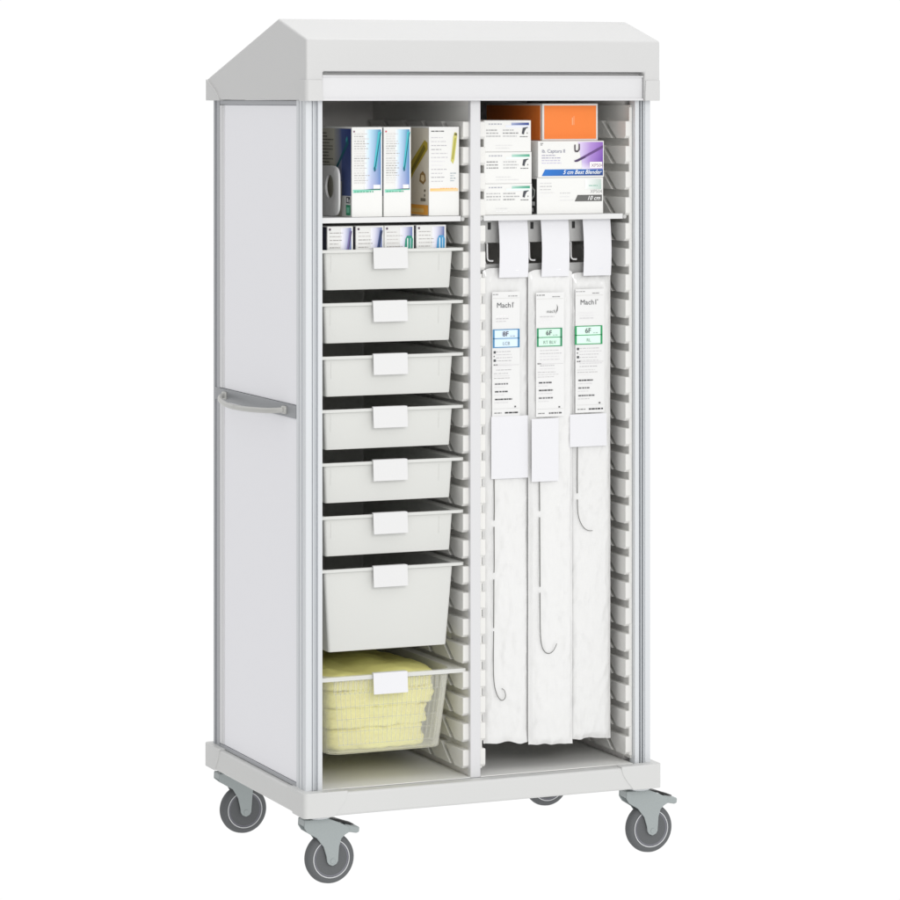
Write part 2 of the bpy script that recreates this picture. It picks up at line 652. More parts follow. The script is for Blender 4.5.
# ================================================================== SHELVES
def shelf(x0, x1, label):
    t = empty('shelf', label, 'shelf', ((x0 + x1) / 2, .37, 1.634), 'white shelf boards in the rails')
    bm = bmesh.new()
    box(bm, x0 + .002, x1 - .002, .052, .665, 1.636, 1.6465)
    obj('board', bm, M['tab'], t, .0015)
    bm = bmesh.new()
    box(bm, x0, x1, .047, .0515, 1.6335, 1.6470)
    obj('front_edge', bm, M['tab'], t, .001)
    for a, b in ((x0 - .0115, x0 - .0005), (x1 + .0005, x1 + .0115)):
        bm = bmesh.new()
        box(bm, a, b, .052, .66, 1.6335, 1.6445)
        n = 20
        xm = (a + b) / 2
        loft(bm, [[(xm + .0052 * math.cos(2 * math.pi * k / n), y, 1.6390 + .0052 * math.sin(2 * math.pi * k / n)) for k in range(n)] for y in (.0475, .0515)])
        obj('support_bar', bm, M['steel'], t, .0008, 1)


shelf(.062, .4385, 'white shelf board carrying the tall catheter cartons in the left column')
shelf(.5015, .8915, 'white shelf board carrying the orange and purple cartons in the right column')


# ================================================================== TRAYS
TX, TY = .2487, .355


def tray_mesh(h, hw=.1735, hd=.297, taper=.0060, mx=.0295, my=.006, th=.0025, r=.007, zt=0, lip=.0075, taper_y=.005):
    bm = bmesh.new()
    b = [rrect(hw - taper - .002, hd - taper_y - .002, max(r - .002, .003), zt - h, TX, TY), rrect(hw - taper - .0006, hd - taper_y - .0006, r, zt - h + .0006, TX, TY),
         rrect(hw - taper, hd - taper_y, r, zt - h + .002, TX, TY), rrect(hw, hd, r, zt - .0035, TX, TY),
         rrect(hw + mx - .002, hd + my - .002, .008, zt - .0035, TX, TY), rrect(hw + mx - .002, hd + my - .002, .008, zt - lip, TX, TY), rrect(hw + mx, hd + my, .010, zt - lip, TX, TY),
         rrect(hw + mx, hd + my, .010, zt, TX, TY), rrect(hw - th, hd - th, r - .002, zt, TX, TY), rrect(hw - taper - th, hd - taper_y - th, r - .002, zt - h + .006, TX, TY),
         rrect(hw - taper - th - .003, hd - taper_y - th - .003, r - .004, zt - h + .003, TX, TY)]
    loft(bm, b)
    return bm


def label_holder(t, z, m='tab', tilt=.005):
    bm = bmesh.new()
    x0, x1 = .2005, .2925
    y = .0435
    loft(bm, [[(x0, y - tilt, z - .048), (x1, y - tilt, z - .048), (x1, y - tilt + .0016, z - .048), (x0, y - tilt + .0016, z - .048)],
              [(x0, y - tilt * .5, z - .024), (x1, y - tilt * .5, z - .024), (x1, y - tilt * .5 + .0016, z - .024), (x0, y - tilt * .5 + .0016, z - .024)],
              [(x0, y, z + .004), (x1, y, z + .004), (x1, y + .0016, z + .004), (x0, y + .0016, z + .004)]])
    bm2 = bm
    box(bm2, x0 + .002, x1 - .002, y + .0005, y + .014, z + .0005, z + .0042)
    return obj('label_holder', bm2, M[m], t, .0004, 1)


names = ['light grey tray topmost in the left column, four small cartons standing in it', 'light grey tray directly below the tray of small cartons',
         'light grey tray third from the top of the left column', 'light grey tray fourth from the top, just below side handle height',
         'light grey tray fifth from the top of the left column', 'light grey shallow tray directly above the one deep grey tray']
tray_me = None
for i, nm in enumerate(names):
    z = ZR - 2 * PITCH * i
    t = empty('tray', nm, 'tray', (TX, TY, z - .1), 'shallow light grey trays of the left column')
    bm = tray_mesh(.1, zt=z)
    obj('tray_body', bm, M['tray'], t)
    for xx in (.0935, .384):
        bm = bmesh.new()
        loft(bm, [[(xx, .0572 + k, zz), (xx + .0011, .0572 + k, zz), (xx + .0011, .0600 + k, zz), (xx, .0600 + k, zz)] for zz, k in ((z - .014, .0006), (z - .056, .0027))])
        obj('moulded_rib', bm, M['tray'], t)
    label_holder(t, z, tilt=(.005, .006, .004, .0055, .0045, .006)[i])
    t.location.y += (.0, .0012, .0005, .0016, .0002, .0010)[i]
    t.rotation_euler.z = (.0, -.0012, .0012, .0004, -.0010, .0008)[i]

z = ZR - 2 * PITCH * 6
t = empty('deep_tray', 'deep light grey tray twice as tall as the others, above the yellow packs', 'tray', (TX, TY, z - .21))
obj('tray_body', tray_mesh(.206, zt=z, taper=.015, taper_y=.008), M['tray'], t)
label_holder(t, z)

# clear basket
zb = .5105
bk = empty('clear_basket', 'clear ribbed plastic basket filled with yellow packs, lowest in the left column', 'basket', (TX, TY, zb - .2))
obj('basket_body', tray_mesh(.198, zt=zb, taper=.020, taper_y=.018, th=.002, r=.035), M['clear'], bk)
hw, hd = .1735, .297
bm = bmesh.new()
box(bm, TX - hw + .02, TX + hw - .02, TY - hd - .0022, TY - hd - .0004, zb - .014, zb - .008)
for k in range(22):                       # upright ribs under the rim
    fx = TX - hw + .03 + (2 * hw - .06) * k / 21
    prism(bm, [(TY - hd - .0025, zb - .010), (TY - hd + .0025, zb - .010), (TY - hd + .0050, zb - .045), (TY - hd + .0020, zb - .045)], 'X', fx - .0032, fx + .0032)
obj('rib_band', bm, M['clear'], bk)
bm = bmesh.new()


def wall_y(z):
    return TY - hd + .018 * (zb - z) / .198 - .0012


for k in range(23):                       # fine moulded grid of the front wall
    fx = TX - hw + .032 + (2 * hw - .064) * k / 22
    fx0 = TX + (fx - TX) * .90
    loft(bm, [[(fx - .001, wall_y(zb - .044), zb - .044), (fx + .001, wall_y(zb - .044), zb - .044), (fx + .001, wall_y(zb - .044) + .0018, zb - .044), (fx - .001, wall_y(zb - .044) + .0018, zb - .044)],
              [(fx0 - .001, wall_y(zb - .176), zb - .176), (fx0 + .001, wall_y(zb - .176), zb - .176), (fx0 + .001, wall_y(zb - .176) + .0018, zb - .176), (fx0 - .001, wall_y(zb - .176) + .0018, zb - .176)]])
for dz in (.046, .078, .110, .142, .174):
    wx = (hw - .030) * (1 - .1 * (dz - .044) / .132)
    box(bm, TX - wx, TX + wx, wall_y(zb - dz) - .0004, wall_y(zb - dz) + .0014, zb - dz - .001, zb - dz + .001)
obj('front_grid', bm, M['clear'], bk)
for sg in (-1, 1):
    bm = bmesh.new()
    xx = TX + sg * (hw + .0005)
    box(bm, min(xx - sg * .003, xx + sg * .001), max(xx - sg * .003, xx + sg * .001), TY - hd + .03, TY + hd - .03, zb - .012, zb - .005)
    for k in range(30):
        fy = TY - hd + .04 + (2 * hd - .08) * k / 29
        prism(bm, [(xx - sg * .010, zb - .060), (xx - sg * .006, zb - .060), (xx + sg * .001, zb - .006), (xx - sg * .003, zb - .006)], 'Y', fy - .003, fy + .003)
    obj('rib_band', bm, M['clear'], bk)
bm = bmesh.new()
for (a, b) in ((TX - hw - .031, TX + hw + .031),):
    box(bm, a, b, TY - hd - .0078, TY - hd - .0062, zb - .011, zb - .0005)
obj('rim', bm, M['tray'], bk, .0005, 1)
lh = label_holder(bk, zb, 'card')



# yellow packs in the basket
def yellow_pack(cx, cy, cz, hw, hd, hh, seed, label):
    bm = bmesh.new()
    bmesh.ops.create_cube(bm, size=2)
    bmesh.ops.subdivide_edges(bm, edges=bm.edges, cuts=40, use_grid_fill=True)
    for v in bm.verts:
        p = v.co.copy()
        e = 9
        L = (abs(p.x) ** e + abs(p.y) ** e + abs(p.z) ** e) ** (1 / e)
        q = p / L
        q = Vector((q.x * hw, q.y * hd, q.z * hh))
        n1 = noise.noise(Vector((q.x * 14 + seed, q.y * 6, q.z * 30)))
        n2 = noise.noise(Vector((q.x * 45 + seed, q.y * 20, q.z * 60 + 3)))
        fold = math.sin(q.z * 75 + n1 * 3.5 + q.x * 9 + seed) * .0036
        d = Vector((q.x / hw, q.y / hd, q.z / hh)).normalized()
        n5 = noise.noise(Vector((q.x * 90 + seed, q.y * 40, q.z * 120)))
        q += d * (n1 * .006 + n2 * .0045 + n5 * .0010)
        q += Vector((d.x, d.y, 0)) * fold
        q.z += n1 * .006 * (1 - abs(q.z / hh) * .3) - .004 * (abs(q.x) / hw) ** 3 * (1 if q.z > 0 else -.2)
        v.co = q + Vector((cx, cy, cz))
    o = obj('yellow_pack', bm, M['yellow'], loc=(cx, cy, cz - hh), angle=80)
    tag(o, label, 'pack', 'soft yellow packs in the clear basket')


yellow_pack(.238, .356, .3440, .138, .258, .031, 3, 'soft yellow folded pack at the bottom of the clear basket')
yellow_pack(.241, .354, .3975, .145, .262, .030, 11, 'soft yellow folded pack second from the bottom of the clear basket')
yellow_pack(.244, .350, .4470, .151, .266, .029, 17, 'soft yellow folded pack pressed under the topmost one in the clear basket')
yellow_pack(.244, .350, .4850, .151, .266, .021, 29, 'topmost soft yellow folded pack, its upper side showing above the basket rim')


# ================================================================== CARTONS
def carton(name, x0, x1, y0, y1, z0, z1, label, m='carton', group=None, cat='box', bev=.0012):
    t = empty(name, label, cat, ((x0 + x1) / 2, (y0 + y1) / 2, z0), group)
    bm = bmesh.new()
    box(bm, x0, x1, y0, y1, z0, z1)
    obj('carton', bm, M[m], t, bev, 2)
    return t


FR = ((1, 0, 0), (0, 0, 1))            # print facing the front
SD = ((0, -1, 0), (0, 0, 1))           # print on a left flank, u runs towards the front
SZ = 1.6472

TEXT = (150, 150, 152)
# two tall white-blue cartons
H = .2235
for i, (x0, x1) in enumerate(((.1496, .2315), (.2352, .3085))):
    t = carton('catheter_box', x0, x1, .060, .330, SZ, SZ + H,
               ['tall white carton with blue side and turquoise tool picture, white oval-holed plate beside it', 'tall white carton with turquoise tool picture, between its twin and the yellow-tool carton'][i],
               group='tall white and turquoise cartons')
    p = Print((x0, .060, SZ), *FR)
    W = x1 - x0
    p.rect(W * .60, .068, W - .004, H - .006, [(190, 195, 225), (105, 130, 190), (40, 135, 180), (185, 220, 238)])
    p.rect(W * .42, .068, W * .60, H - .006, [(238, 238, 242), (190, 195, 225), (185, 220, 238), (240, 241, 242)])
    p.rect(W * .70, .070, W - .006, .080, (235, 235, 238), 2)
    # slanting tool
    p.poly([(W * .70, .118), (W * .74, .112), (W * .80, .120), (W * .97, H - .012), (W * .86, H - .012), (W * .78, H - .055)], [(70, 190, 200)] * 6, 2)
    p.poly([(W * .745, .122), (W * .785, .126), (W * .95, H - .014), (W * .92, H - .014)], (10, 90, 120), 3)
    p.poly([(W * .715, .121), (W * .735, .112), (W * .775, .115), (W * .765, .128)], (10, 80, 110), 3)
    p.lines(.006, W * .58, .082, H - .014, 21, (192, 190, 188), .0018, 2, seed=5 + i, fill=.85)
    p.rect(.004, H - .013, .008, H - .009, ((130, 90, 110), (205, 80, 90))[i], 2)
    # green line under the picture
    p.rect(.003, .0665, W - .003, .0680, (120, 205, 180), 2)
    p.poly([(.003, .060), (W * .5, .0625), (W - .004, .071), (W - .004, .0665), (.003, .0665)], (160, 225, 205), 1)
    p.lines(.006, W * .8, .060, .066, 1, (90, 185, 150), .003, 3, seed=9 + i, fill=1)
    p.build('front_print', t)
    p = Print((x0, .330, SZ), *SD)
    D = .270
    # flank: beige text field, navy picture, turquoise band
    p.rect(.0, .0, D - .118, H - .004, (205, 203, 190))
    p.rect(D - .118, .088, D - .066, H - .004, [(205, 203, 190), (120, 130, 165), (70, 90, 150), (190, 190, 185)])
    p.rect(D - .066, .052, D - .004, H - .004, [(70, 85, 130), (62, 78, 125), (30, 48, 110), (70, 90, 150)])
    p.rect(D - .118, .0, D - .066, .088, (200, 200, 190))
    p.rect(D - .066, .0, D - .004, .052, (225, 226, 222))
    p.poly([(D - .118, .112), (D - .105, .112), (D - .018, H - .040), (D - .024, H - .030), (D - .034, H - .040)], (10, 95, 110), 3)
    p.poly([(D - .034, H - .040), (D - .024, H - .030), (D - .026, H - .022), (D - .036, H - .030)], (60, 165, 170), 4)
    p.rect(D - .036, .004, D - .006, .030, (25, 140, 100), 3)
    p.rect(D - .030, .010, D - .012, .024, (120, 200, 170), 4)
    p.rect(D - .034, .034, D - .008, .050, (60, 65, 75), 3)
    p.rect(D - .028, .037, D - .020, .047, (235, 235, 235), 4)
    p.rect(D - .016, .036, D - .011, .043, (235, 235, 235), 4)
    p.lines(.012, D - .120, .098, H - .012, 14, (110, 108, 92), .0025, 3, seed=31 + i, fill=.9)
    p.build('side_print', t)

# white plate with an oval hole standing beside the first carton
bm = bmesh.new()
outer, n = [], 48


def plate_pt(a, ry, rz, cy, cz, e):
    c, s_ = math.cos(a), math.sin(a)
    return (cy + ry * math.copysign(abs(c) ** (2 / e), c), cz + rz * math.copysign(abs(s_) ** (2 / e), s_))


R = []
for (ry, rz, cy, cz, e, x) in ((.028, .030, .158, SZ + .074, 2, .128), (.028, .030, .158, SZ + .074, 2, .1335), (.042, .042, .158, SZ + .072, 2.2, .1345), (.082, .0625, .180, SZ + .0635, 5, .1345), (.084, .063, .180, SZ + .0635, 5, .1335),
                               (.084, .063, .180, SZ + .0635, 5, .1290), (.082, .0625, .180, SZ + .0635, 5, .128), (.042, .042, .158, SZ + .072, 2.2, .127), (.028, .030, .158, SZ + .074, 2, .128)):
    R.append([(x, *plate_pt(2 * math.pi * k / n, ry, rz, cy, cz, e)) for k in range(n)])
loft(bm, R, False, False)
o = obj('holder_plate', bm, M['tab'], loc=(.131, .18, SZ))
tag(o, 'white plastic plate with rounded corner and oval hole beside the tall blue-sided carton', 'plate')

# yellow tool carton
x0, x1, y0, y1 = .3575, .4400, .060, .300
t = carton('catheter_box', x0, x1, y0, y1, SZ, SZ + H, 'tall white carton with beige side and yellow-green tool picture, rightmost tall box in left column')
W = x1 - x0
p = Print((x0, y0, SZ), *FR)
p.lines(.006, W * .62, .082, H - .022, 12, (200, 198, 202), .002, 1, seed=51, fill=.85)
p.lines(.006, W * .5, H - .014, H - .008, 1, (120, 120, 122), .0025, 1, seed=52, fill=.8)
p.poly([(W * .72, .138), (W * .79, .130), (W * .84, .140), (W * .93, H - .022), (W * .90, H - .014), (W * .84, H - .014), (W * .80, H - .024)], (205, 200, 115), 1)
p.poly([(W * .755, .142), (W * .80, .142), (W * .89, H - .028), (W * .85, H - .028)], (170, 165, 70), 2)
p.rect(W * .84, H - .022, W * .92, H - .016, (110, 105, 50), 3)
p.rect(.003, .062, W - .003, .0690, [(255, 205, 140), (240, 210, 160), (240, 210, 160), (250, 190, 110)], 1)
p.lines(.030, W - .004, .066, .072, 1, (235, 160, 80), .002, 2, seed=53, fill=1)
p.lines(W * .70, W * .90, .085, .110, 4, (190, 200, 205), .0025, 1, seed=54, fill=.8)
p.build('front_print', t)
p = Print((x0, y1, SZ), *SD)
D = y1 - y0
p.rect(.002, .001, D - .002, H - .003, (222, 215, 200))
p.poly([(D - .134, .096), (D - .116, .090), (D - .094, .108), (D - .006, H - .056), (D - .008, H - .040), (D - .026, H - .033), (D - .044, H - .044), (D - .134, .122)], (178, 158, 52), 2)
p.poly([(D - .126, .104), (D - .110, .104), (D - .018, H - .055), (D - .030, H - .045)], (120, 108, 26), 3)
p.rect(D - .134, .002, D - .004, .027, [(245, 185, 80), (238, 170, 66), (230, 158, 52), (236, 170, 66)], 2)
p.rect(D - .110, .008, D - .030, .018, (240, 200, 120), 3)
p.poly([(D - .060, .086), (D - .035, .078), (D - .018, .088), (D - .022, .104), (D - .038, .112), (D - .056, .104)], (150, 120, 70), 2)
p.poly([(D - .050, .090), (D - .034, .085), (D - .025, .092), (D - .030, .102), (D - .046, .102)], (225, 205, 165), 3)
p.rect(D - .030, .060, D - .020, .066, (110, 100, 80), 2)
p.rect(D - .052, .036, D - .020, .044, (120, 115, 100), 2)
p.rect(D - .030, .048, D - .022, .054, (120, 115, 100), 2)
p.build('side_print', t)

# four small cartons standing in the first tray
spec = [(.0885, .1570, (120, 110, 165), 'purple'), (.1648, .2395, (50, 70, 120), 'navy'), (.2413, .3212, (30, 140, 115), 'green'), (.3278, .4085, (70, 150, 200), 'light blue')]
lab = ['small white carton with purple stripe picture, leftmost in the topmost tray', 'small white carton with navy picture, second from the left in the topmost tray',
       'small white carton with green tool picture, third from the left in the topmost tray', 'small white carton with light blue picture, rightmost in the topmost tray']
for i, (x0, x1, col, nm) in enumerate(spec):
    z1 = 1.6246
    t = carton('small_box', x0, x1,   .070, .225, 1.4735, z1, lab[i], group='small cartons in the topmost tray')
    W = x1 - x0
    h = z1 - 1.4735
    p = Print((x0, .070, 1.4735), *FR)
    p.rect(W * .70, .030, W - .005, h - .004, [(160, 165, 205), (70, 90, 140), (90, 110, 165), (215, 215, 232)])
    p.rect(W * .52, .030, W * .70, h - .004, [(235, 235, 240), (160, 165, 205), (215, 215, 232), (242, 242, 244)])
    if i < 2:
        p.poly([(W * .74, h - .060), (W * .84, h - .060), (W * .96, h - .012), (W * .86, h - .010)], col, 2)
        p.poly([(W * .80, h - .060), (W * .83, h - .060), (W * .93, h - .014), (W * .90, h - .012)], tuple(c // 2 for c in col), 3)
    else:
        p.poly([(W * .66, h - .068), (W * .94, h - .068), (W * .96, h - .034), (W * .90, h - .026), (W * .76, h - .026), (W * .70, h - .034)], col, 2)
        p.rect(W * .76, h - .066, W * .79, h - .032, (235, 245, 245), 3)
        p.rect(W * .86, h - .066, W * .88, h - .032, (200, 225, 235), 3)
    p.lines(.006, W * .62, .040, h - .012, 11, (178, 174, 172), .0018, 2, seed=70 + i, fill=.85)
    p.rect(.004, h - .010, .009, h - .005, (90, 70, 90), 2)
    p.build('front_print', t)
    p = Print((x0, .225, 1.4735), *SD)
    p.rect(.002, .002, .149, h - .002, (62, 66, 84), 1)  # whole flank filled with one flat dark blue-grey tone
    p.build('side_print', t)

# three flat white cartons, stacked
zs = [(SZ, 1.7262), (1.7266, 1.8063), (1.8067, 1.8865)]
band = [(70, 160, 130), (80, 165, 135), (35, 60, 135)]
lab = ['flat white carton with green band, bottom of the stack of three by the divider', 'flat white carton with green band, middle of the stack of three by the divider',
       'flat white carton with dark blue band, topmost of the stack of three by the divider']
for i, (z0, z1) in enumerate(zs):
    dx = (.0012, 0, -.001)[i]
    t = carton('white_box', .5085, .6405 + dx, .060 + (.001, 0, .002)[i], .300, z0, z1, lab[i], group='stack of flat white cartons by the divider')
    W = .132 + dx
    h = z1 - z0
    p = Print((.5085, .060 + (.001, 0, .002)[i], z0), *FR)
    c = band[i]
    p.rect(W * .58, h - .0125, W - .006, h - .006, [tuple(int(255 - (255 - v) * .55) for v in c), c, c, tuple(int(255 - (255 - v) * .35) for v in c)])
    pale = tuple(int(255 - (255 - v) * .12) for v in c)
    p.rect(W * .46, h - .018, W - .003, h - .0125, pale)
    p.lines(W * .10, W * .48, h - .012, h - .007, 1, (170, 172, 180), .003, 1, seed=3, fill=.9)
    p.lines(W * .05, W * .36, h - .044, h - .021, 3, (168, 168, 168), .0028, 1, seed=6 + i, fill=.9)
    p.lines(W * .40, W * .74, h - .044, h - .021, 3, (168, 168, 168), .0028, 1, seed=16 + i, fill=.85)
    p.lines(W * .76, W * .96, h - .044, h - .039, 1, (140, 140, 140), .002, 1, seed=7, fill=1)
    # small dark emblem: a bent tool above a dot
    u, v = W * .80, h - .018
    p.poly([(u, v - .016), (u + .006, v - .018), (u + .008, v - .010), (u + .012, v - .003), (u + .017, v - .001), (u + .017, v + .001), (u + .003, v - .001), (u + .002, v - .006)], (70, 72, 78), 2)
    p.rect(u + .014, v - .016, u + .0165, v - .013, (110, 110, 110), 2)
    p.lines(W * .25, W * .95, .006, .020, 2, (222, 222, 222), .002, 1, seed=8 + i, fill=.5)
    p.build('front_print', t)

# grey-green banded carton under the purple one
x0, x1 = .6555, .8420
t = carton('flat_box', x0, x1, .060, .330, SZ, 1.7400, 'flat white carton with dark grey band, carrying the purple-cornered carton')
W, h = x1 - x0, 1.7400 - SZ
p = Print((x0, .060, SZ), *FR)
p.lines(.008, W * .30, h - .050, h - .010, 5, (205, 205, 205), .002, 1, seed=80, fill=.8)
p.lines(W * .34, W * .55, h - .062, h - .035, 3, (205, 205, 205), .002, 1, seed=81, fill=.8)
p.rect(W * .72, h - .030, W - .006, h - .004, [(238, 240, 238), (175, 200, 190), (190, 205, 198), (240, 240, 240)], 1)
p.lines(W * .78, W - .010, h - .024, h - .018, 1, (130, 185, 165), .002, 2, seed=82, fill=1)
p.text('XP504', W * .80, h - .040, .0125, (170, 172, 170), 2)
p.poly([(W * .565, h - .061), (W - .004, h - .061), (W - .004, h - .0445), (W * .61, h - .0445)], (98, 98, 96), 1)
p.text('10 cm', W - .010, h - .0575, .0150, (250, 250, 250), 3, .35, .0001, 'RIGHT')
p.build('front_print', t)
p = Print((x0, .330, SZ), *SD)
D = .27
p.rect(D - .060, .002, D - .002, h - .003, (56, 58, 56), 1)
p.poly([(D - .045, .044), (D - .030, .036), (D - .014, .044), (D - .010, .062), (D - .030, .072), (D - .046, .062)], (215, 220, 215), 2)
p.poly([(D - .038, .048), (D - .030, .042), (D - .018, .048), (D - .016, .060), (D - .030, .066), (D - .038, .060)], (70, 80, 76), 3)
p.rect(D - .045, .022, D - .012, .032, (230, 230, 230), 2)
p.rect(D - .040, .006, D - .020, .016, (235, 235, 235), 2)
p.build('side_print', t)

# purple carton
z0, z1 = 1.7406, 1.8335
x0, x1 = .6575, .8430
t = carton('flat_box', x0, x1, .058, .330, z0, z1, 'flat white carton with purple corner and blue band, under the orange carton')
W, h = x1 - x0, z1 - z0
p = Print((x0, .058, z0), *FR)
p.poly([(W * .60, h - .003), (W * .66, h * .42), (W * .80, h * .42), (W * .80, h - .003)], [(225, 212, 238), (205, 190, 228), (160, 125, 200), (175, 140, 208)], 1)
p.rect(W * .80, h * .42, W - .003, h - .003, [(160, 125, 200), (110, 65, 165), (140, 95, 185), (175, 140, 208)], 1)
p.rect(W * .66, h * .22, W * .80, h * .42, [(236, 232, 242), (215, 205, 232), (160, 125, 200), (205, 190, 228)], 1)
p.rect(W * .80, h * .22, W - .003, h * .42, [(215, 205, 232), (190, 175, 220), (110, 65, 165), (160, 125, 200)], 1)
p.poly([(W * .54, h * .455), (W * .56, h * .42), (W * .60, h * .43), (W - .003, h * .80), (W - .003, h * .88), (W * .60, h * .50)], (100, 66, 128), 2)
p.poly([(W * .54, h * .455), (W * .56, h * .42), (W * .60, h * .43), (W * .72, h * .54), (W * .71, h * .57), (W * .58, h * .48)], (70, 50, 92), 3)
p.rect(W * .78, h * .25, W - .006, h * .42, (244, 240, 240), 3)
p.text('XP504', W * .80, h * .28, .0125, (150, 128, 150), 4)
p.poly([(.010, .004), (W - .003, .004), (W - .003, .0205), (.019, .0205)], [(25, 110, 195), (22, 50, 110), (30, 85, 160), (30, 115, 200)], 1)
p.text('5 cm Best Blender', W - .009, .0085, .0145, (245, 250, 252), 3, .35, .0001, 'RIGHT', 1.0)
p.text('ib. Captura II', .010, h * .68, .0125, (125, 128, 150), 2)
p.lines(.010, W * .36, h * .36, h * .64, 4, (165, 160, 190), .0018, 1, seed=91, fill=.9)
p.poly([(W * .545, h * .90), (W * .565, h * .90), (W * .565, h * .74), (W * .60, h * .74), (W * .61, h * .80), (W * .61, h * .92), (W * .63, h * .92), (W * .63, h * .76), (W * .60, h * .69), (W * .56, h * .69), (W * .545, h * .74)],
       (80, 72, 78), 3)
p.lines(.006, .016, h - .012, h - .004, 2, (120, 120, 120), .0016, 1, seed=4, fill=1)
p.build('front_print', t)

# orange carton
x0, x1, y0, y1, z0, z1 = .6865, .8440, .096, .450, 1.8341, 1.9285
t = empty('orange_box', 'bright orange carton with white edges lying on the purple-cornered carton', 'box', ((x0 + x1) / 2, (y0 + y1) / 2, z0))
bm = bmesh.new()
box(bm, x0, x1, y0, y1, z0, z1)
obj('carton', bm, M['carton'], t, .001, 2)
W, h, D = x1 - x0, z1 - z0, y1 - y0
for r_ in ((x0 + .0055, x1 - .005, y0 - .0006, y0 + .001, z0 + .004, z1 - .005), (x0 - .0006, x0 + .001, y0 + .012, y1 - .004, z0 + .001, z1 - .005)):
    bm = bmesh.new()
    box(bm, *r_)
    obj('orange_face', bm, M['carton_orange'], t)
p = Print((x0, y0 - .0006, z0), *FR)
p.rect(W * .53, h * .42, W * .545, h * .62, (255, 190, 140), 1)
p.rect(W * .56, h * .42, W * .57, h * .66, (255, 185, 135), 1)
p.build('front_print', t)


# ================================================================== HANGING RACK AND POUCHES
rk = empty('hanging_rack', 'grey slotted metal hook rack under the right shelf with three white cards', 'rack', (.70, .12, 1.50))
bm = bmesh.new()
box(bm, .512, .882, .1000, .1025, 1.5755, 1.6325)
box(bm, .512, .882, .1000, .1025, 1.490, 1.5215)
box(bm, .512, .530, .1002, .1023, 1.5215, 1.5755)
box(bm, .866, .882, .1002, .1023, 1.5215, 1.5755)
box(bm, .512, .882, .1026, .140, 1.6290, 1.6325)
obj('plate', bm, M['steel'], rk, .0008, 1)
for xs in (.536, .655, .772):
    bm = bmesh.new()
    box(bm, xs, xs + .0085, .0992, .0998, 1.609, 1.627)
    obj('slot', bm, M['black'], rk)
for xs in (.531, .648, .765):
    bm = bmesh.new()
    tube(bm, spline([(xs, .092, 1.573), (xs, .091, 1.545), (xs + .001, .091, 1.535), (xs + .006, .091, 1.5305), (xs + .016, .091, 1.5300)], 5), .0022, 8)
    tube(bm, [(xs, .092, 1.573), (xs, .099, 1.576)], .0022, 8)
    obj('hook', bm, M['tab'], rk)
bm = bmesh.new()
prism(bm, [(.512, 1.5215), (.5300, 1.5215), (.522, 1.545), (.505, 1.5645), (.498, 1.5645), (.498, 1.548)], 'Y', .092, .096)
obj('end_bracket', bm, M['steel'], rk, .001, 1)
for (a, b) in ((.5545, .6350), (.6725, .7500), (.7905, .8690)):
    bm = bmesh.new()
    zt, zb_ = 1.6325, 1.488
    n = 6
    rings = []
    for k in range(n + 1):
        t_ = k / n
        y = .074 - .006 * math.sin(t_ * math.pi) - .004 * t_
        z = zt + (zb_ - zt) * t_
        rings.append([(a, y, z), (b, y + .001, z), (b, y + .0022, z), (a, y + .0012, z)])
    loft(bm, rings)
    c_ = obj('label_card', bm, M['card'], rk)
    p = Print((a, .0693, zb_), *FR)
    p.lines(.014, .066, .016, .022, 1, (228, 230, 238), .003, 1, seed=int(a * 100), fill=1)
    p.build('card_print', c_)


